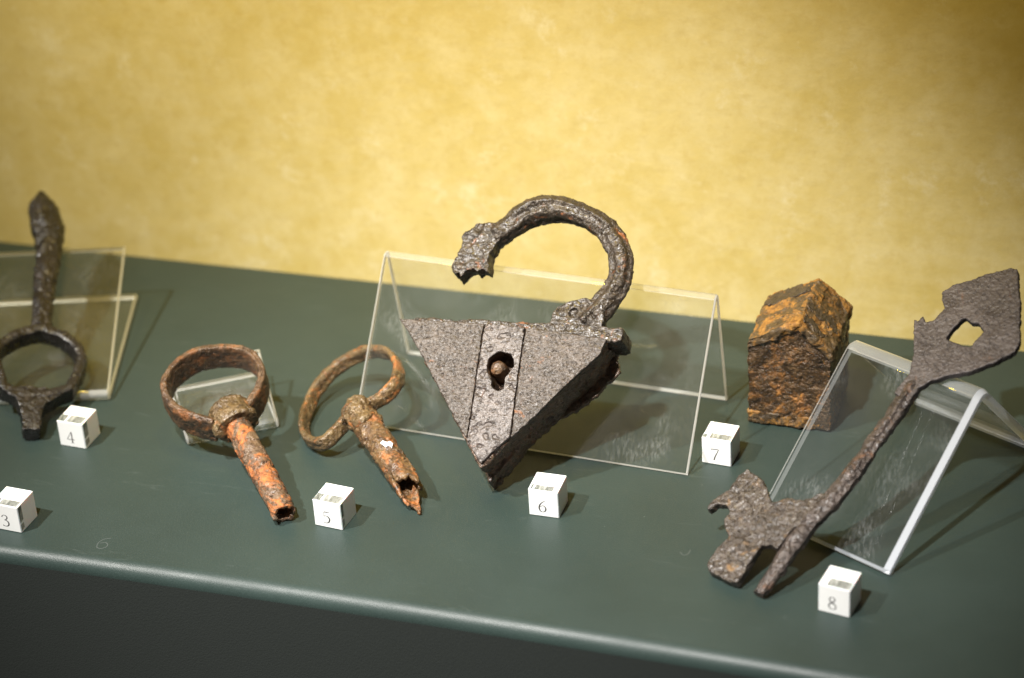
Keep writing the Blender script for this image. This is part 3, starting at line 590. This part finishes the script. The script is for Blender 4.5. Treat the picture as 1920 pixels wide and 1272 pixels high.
# ------------------------------------------------------------------ house-shaped rusty block
bz = math.radians(-1.5)
FB = Frame((-26.0, -99.3, 0.0), (math.cos(bz), math.sin(bz), 0), (-math.sin(bz), math.cos(bz), 0))
blk = thing('rusted_lock_case', (-26.0, -99.3, 0), 'house shaped block of ochre rust with a gabled top', 'lock case')
W_, D_, Hh, Pk = 42.5, 45.0, 47.0, 60.5
def house(z0, i0, front, backd):
    sec = lambda y: [FB(i0, y, z0), FB(W_ - i0, y, z0), FB(W_ - i0, y, Hh), FB(26.0, y, Pk - i0), FB(i0, y, Hh - 0.5)]
    return loft([sec(front), sec(backd)])
corrode('case', house(0, 0.3, 1.6, D_), 0.55, MAT['block_wall'], blk, (0.9, 0.25), (0.1, 0.6), 0.5, 0.25, 51.0)
rl = [[FB(0.0, y, Hh - 4.0), FB(26.0, y, Pk - 3.5), FB(W_ + 0.4, y, Hh - 5.0), FB(W_ + 0.4, y, Hh + 0.5), FB(26.2, y, Pk + 1.6), FB(0.0, y, Hh + 1.5)] for y in (0.6, 12, 24, 36, D_ + 0.8)]
corrode('roof_plate', loft(rl), 0.55, MAT['block_roof'], blk, (1.3, 0.25), (0.075, 0.5), 0.5, 0.12, 52.0, 0.5)
base = slab(ragged([(0.2, 1.2), (W_ , 1.2), (W_, D_), (0.2, D_)], 2, 0.6, 33.0), [], 0, 6.5, FB)
corrode('base_plate', base, 0.55, MAT['block_roof'], blk, (1.1, 0.4), (0.1, 0.4), 0.7, 0.2, 53.0)
def scale_patch(name, side, pts, th):
    def on(q, d, out):                        # q: 0 ridge..1 eave, d: depth
        x0, z0, x1, z1 = (26.1, Pk + 1.6, W_ + 0.4, Hh + 0.5) if side > 0 else (26.1, Pk + 1.6, 0.0, Hh + 1.5)
        nx, nz = (z0 - z1, abs(x1 - x0)); L = math.hypot(nx, nz); nx *= side
        return FB(x0 + (x1 - x0) * q + nx / L * out, d, z0 + (z1 - z0) * q + nz / L * out)
    r = ragged([(a * 25, b) for a, b in pts], 0.9, 2.4, 40 + th * 7 + pts[0][1])
    V, Fs = slab(r, [], -0.8, th, lambda u, v_, w_: on(u / 25, v_, w_))
    corrode(name, (V, Fs), 0.42, MAT['block_scale'], blk, (0.35, 0.2), (0.15, 0.6), 0.2, 0.3, pts[0][1])
scale_patch('scale_patch', 1, [(0.02, 17), (0.60, 15), (0.95, 16), (0.90, 21), (0.50, 25), (0.04, 27)], 0.5)
scale_patch('scale_patch', 1, [(0.12, 4.5), (0.40, 3.5), (0.66, 4.5), (0.60, 8.0), (0.30, 11.5), (0.10, 11)], 0.4)
scale_patch('scale_patch', -1, [(0.02, 33), (0.5, 31), (0.95, 33), (0.97, 43), (0.5, 44), (0.06, 42)], 0.8)
settle(blk)

# ------------------------------------------------------------------ marks on the shelf
t = NT('pale_scuff'); t.principled((0.06, 0.074, 0.07), 0.55); MAT['scuff'] = t.m
def scuff(pts, wd):
    pts = catmull([Vector((*p, 0)) for p in pts], False, 6); V, Fs = [], []
    for i, p in enumerate(pts):
        q = pts[min(i + 1, len(pts) - 1)] - pts[max(i - 1, 0)]; nn = Vector((-q.y, q.x, 0)).normalized() * wd / 2
        V += [p + nn + Vector((0, 0, 0.06)), p - nn + Vector((0, 0, 0.06))]
    for i in range(len(pts) - 1): Fs.append((2 * i, 2 * i + 1, 2 * i + 3, 2 * i + 2))
    mesh_obj('scuff_mark', V, Fs, MAT['scuff'], shelf)
scuff([(-303.5, -263.5), (-306.6, -265), (-308.0, -268.5), (-306.8, -272), (-304, -272), (-302.6, -269.3), (-304.6, -267.2), (-307, -268.4)], 0.5)
scuff([(-33, -213), (-30.8, -215), (-28.8, -213.4), (-28.6, -210.5)], 0.5)
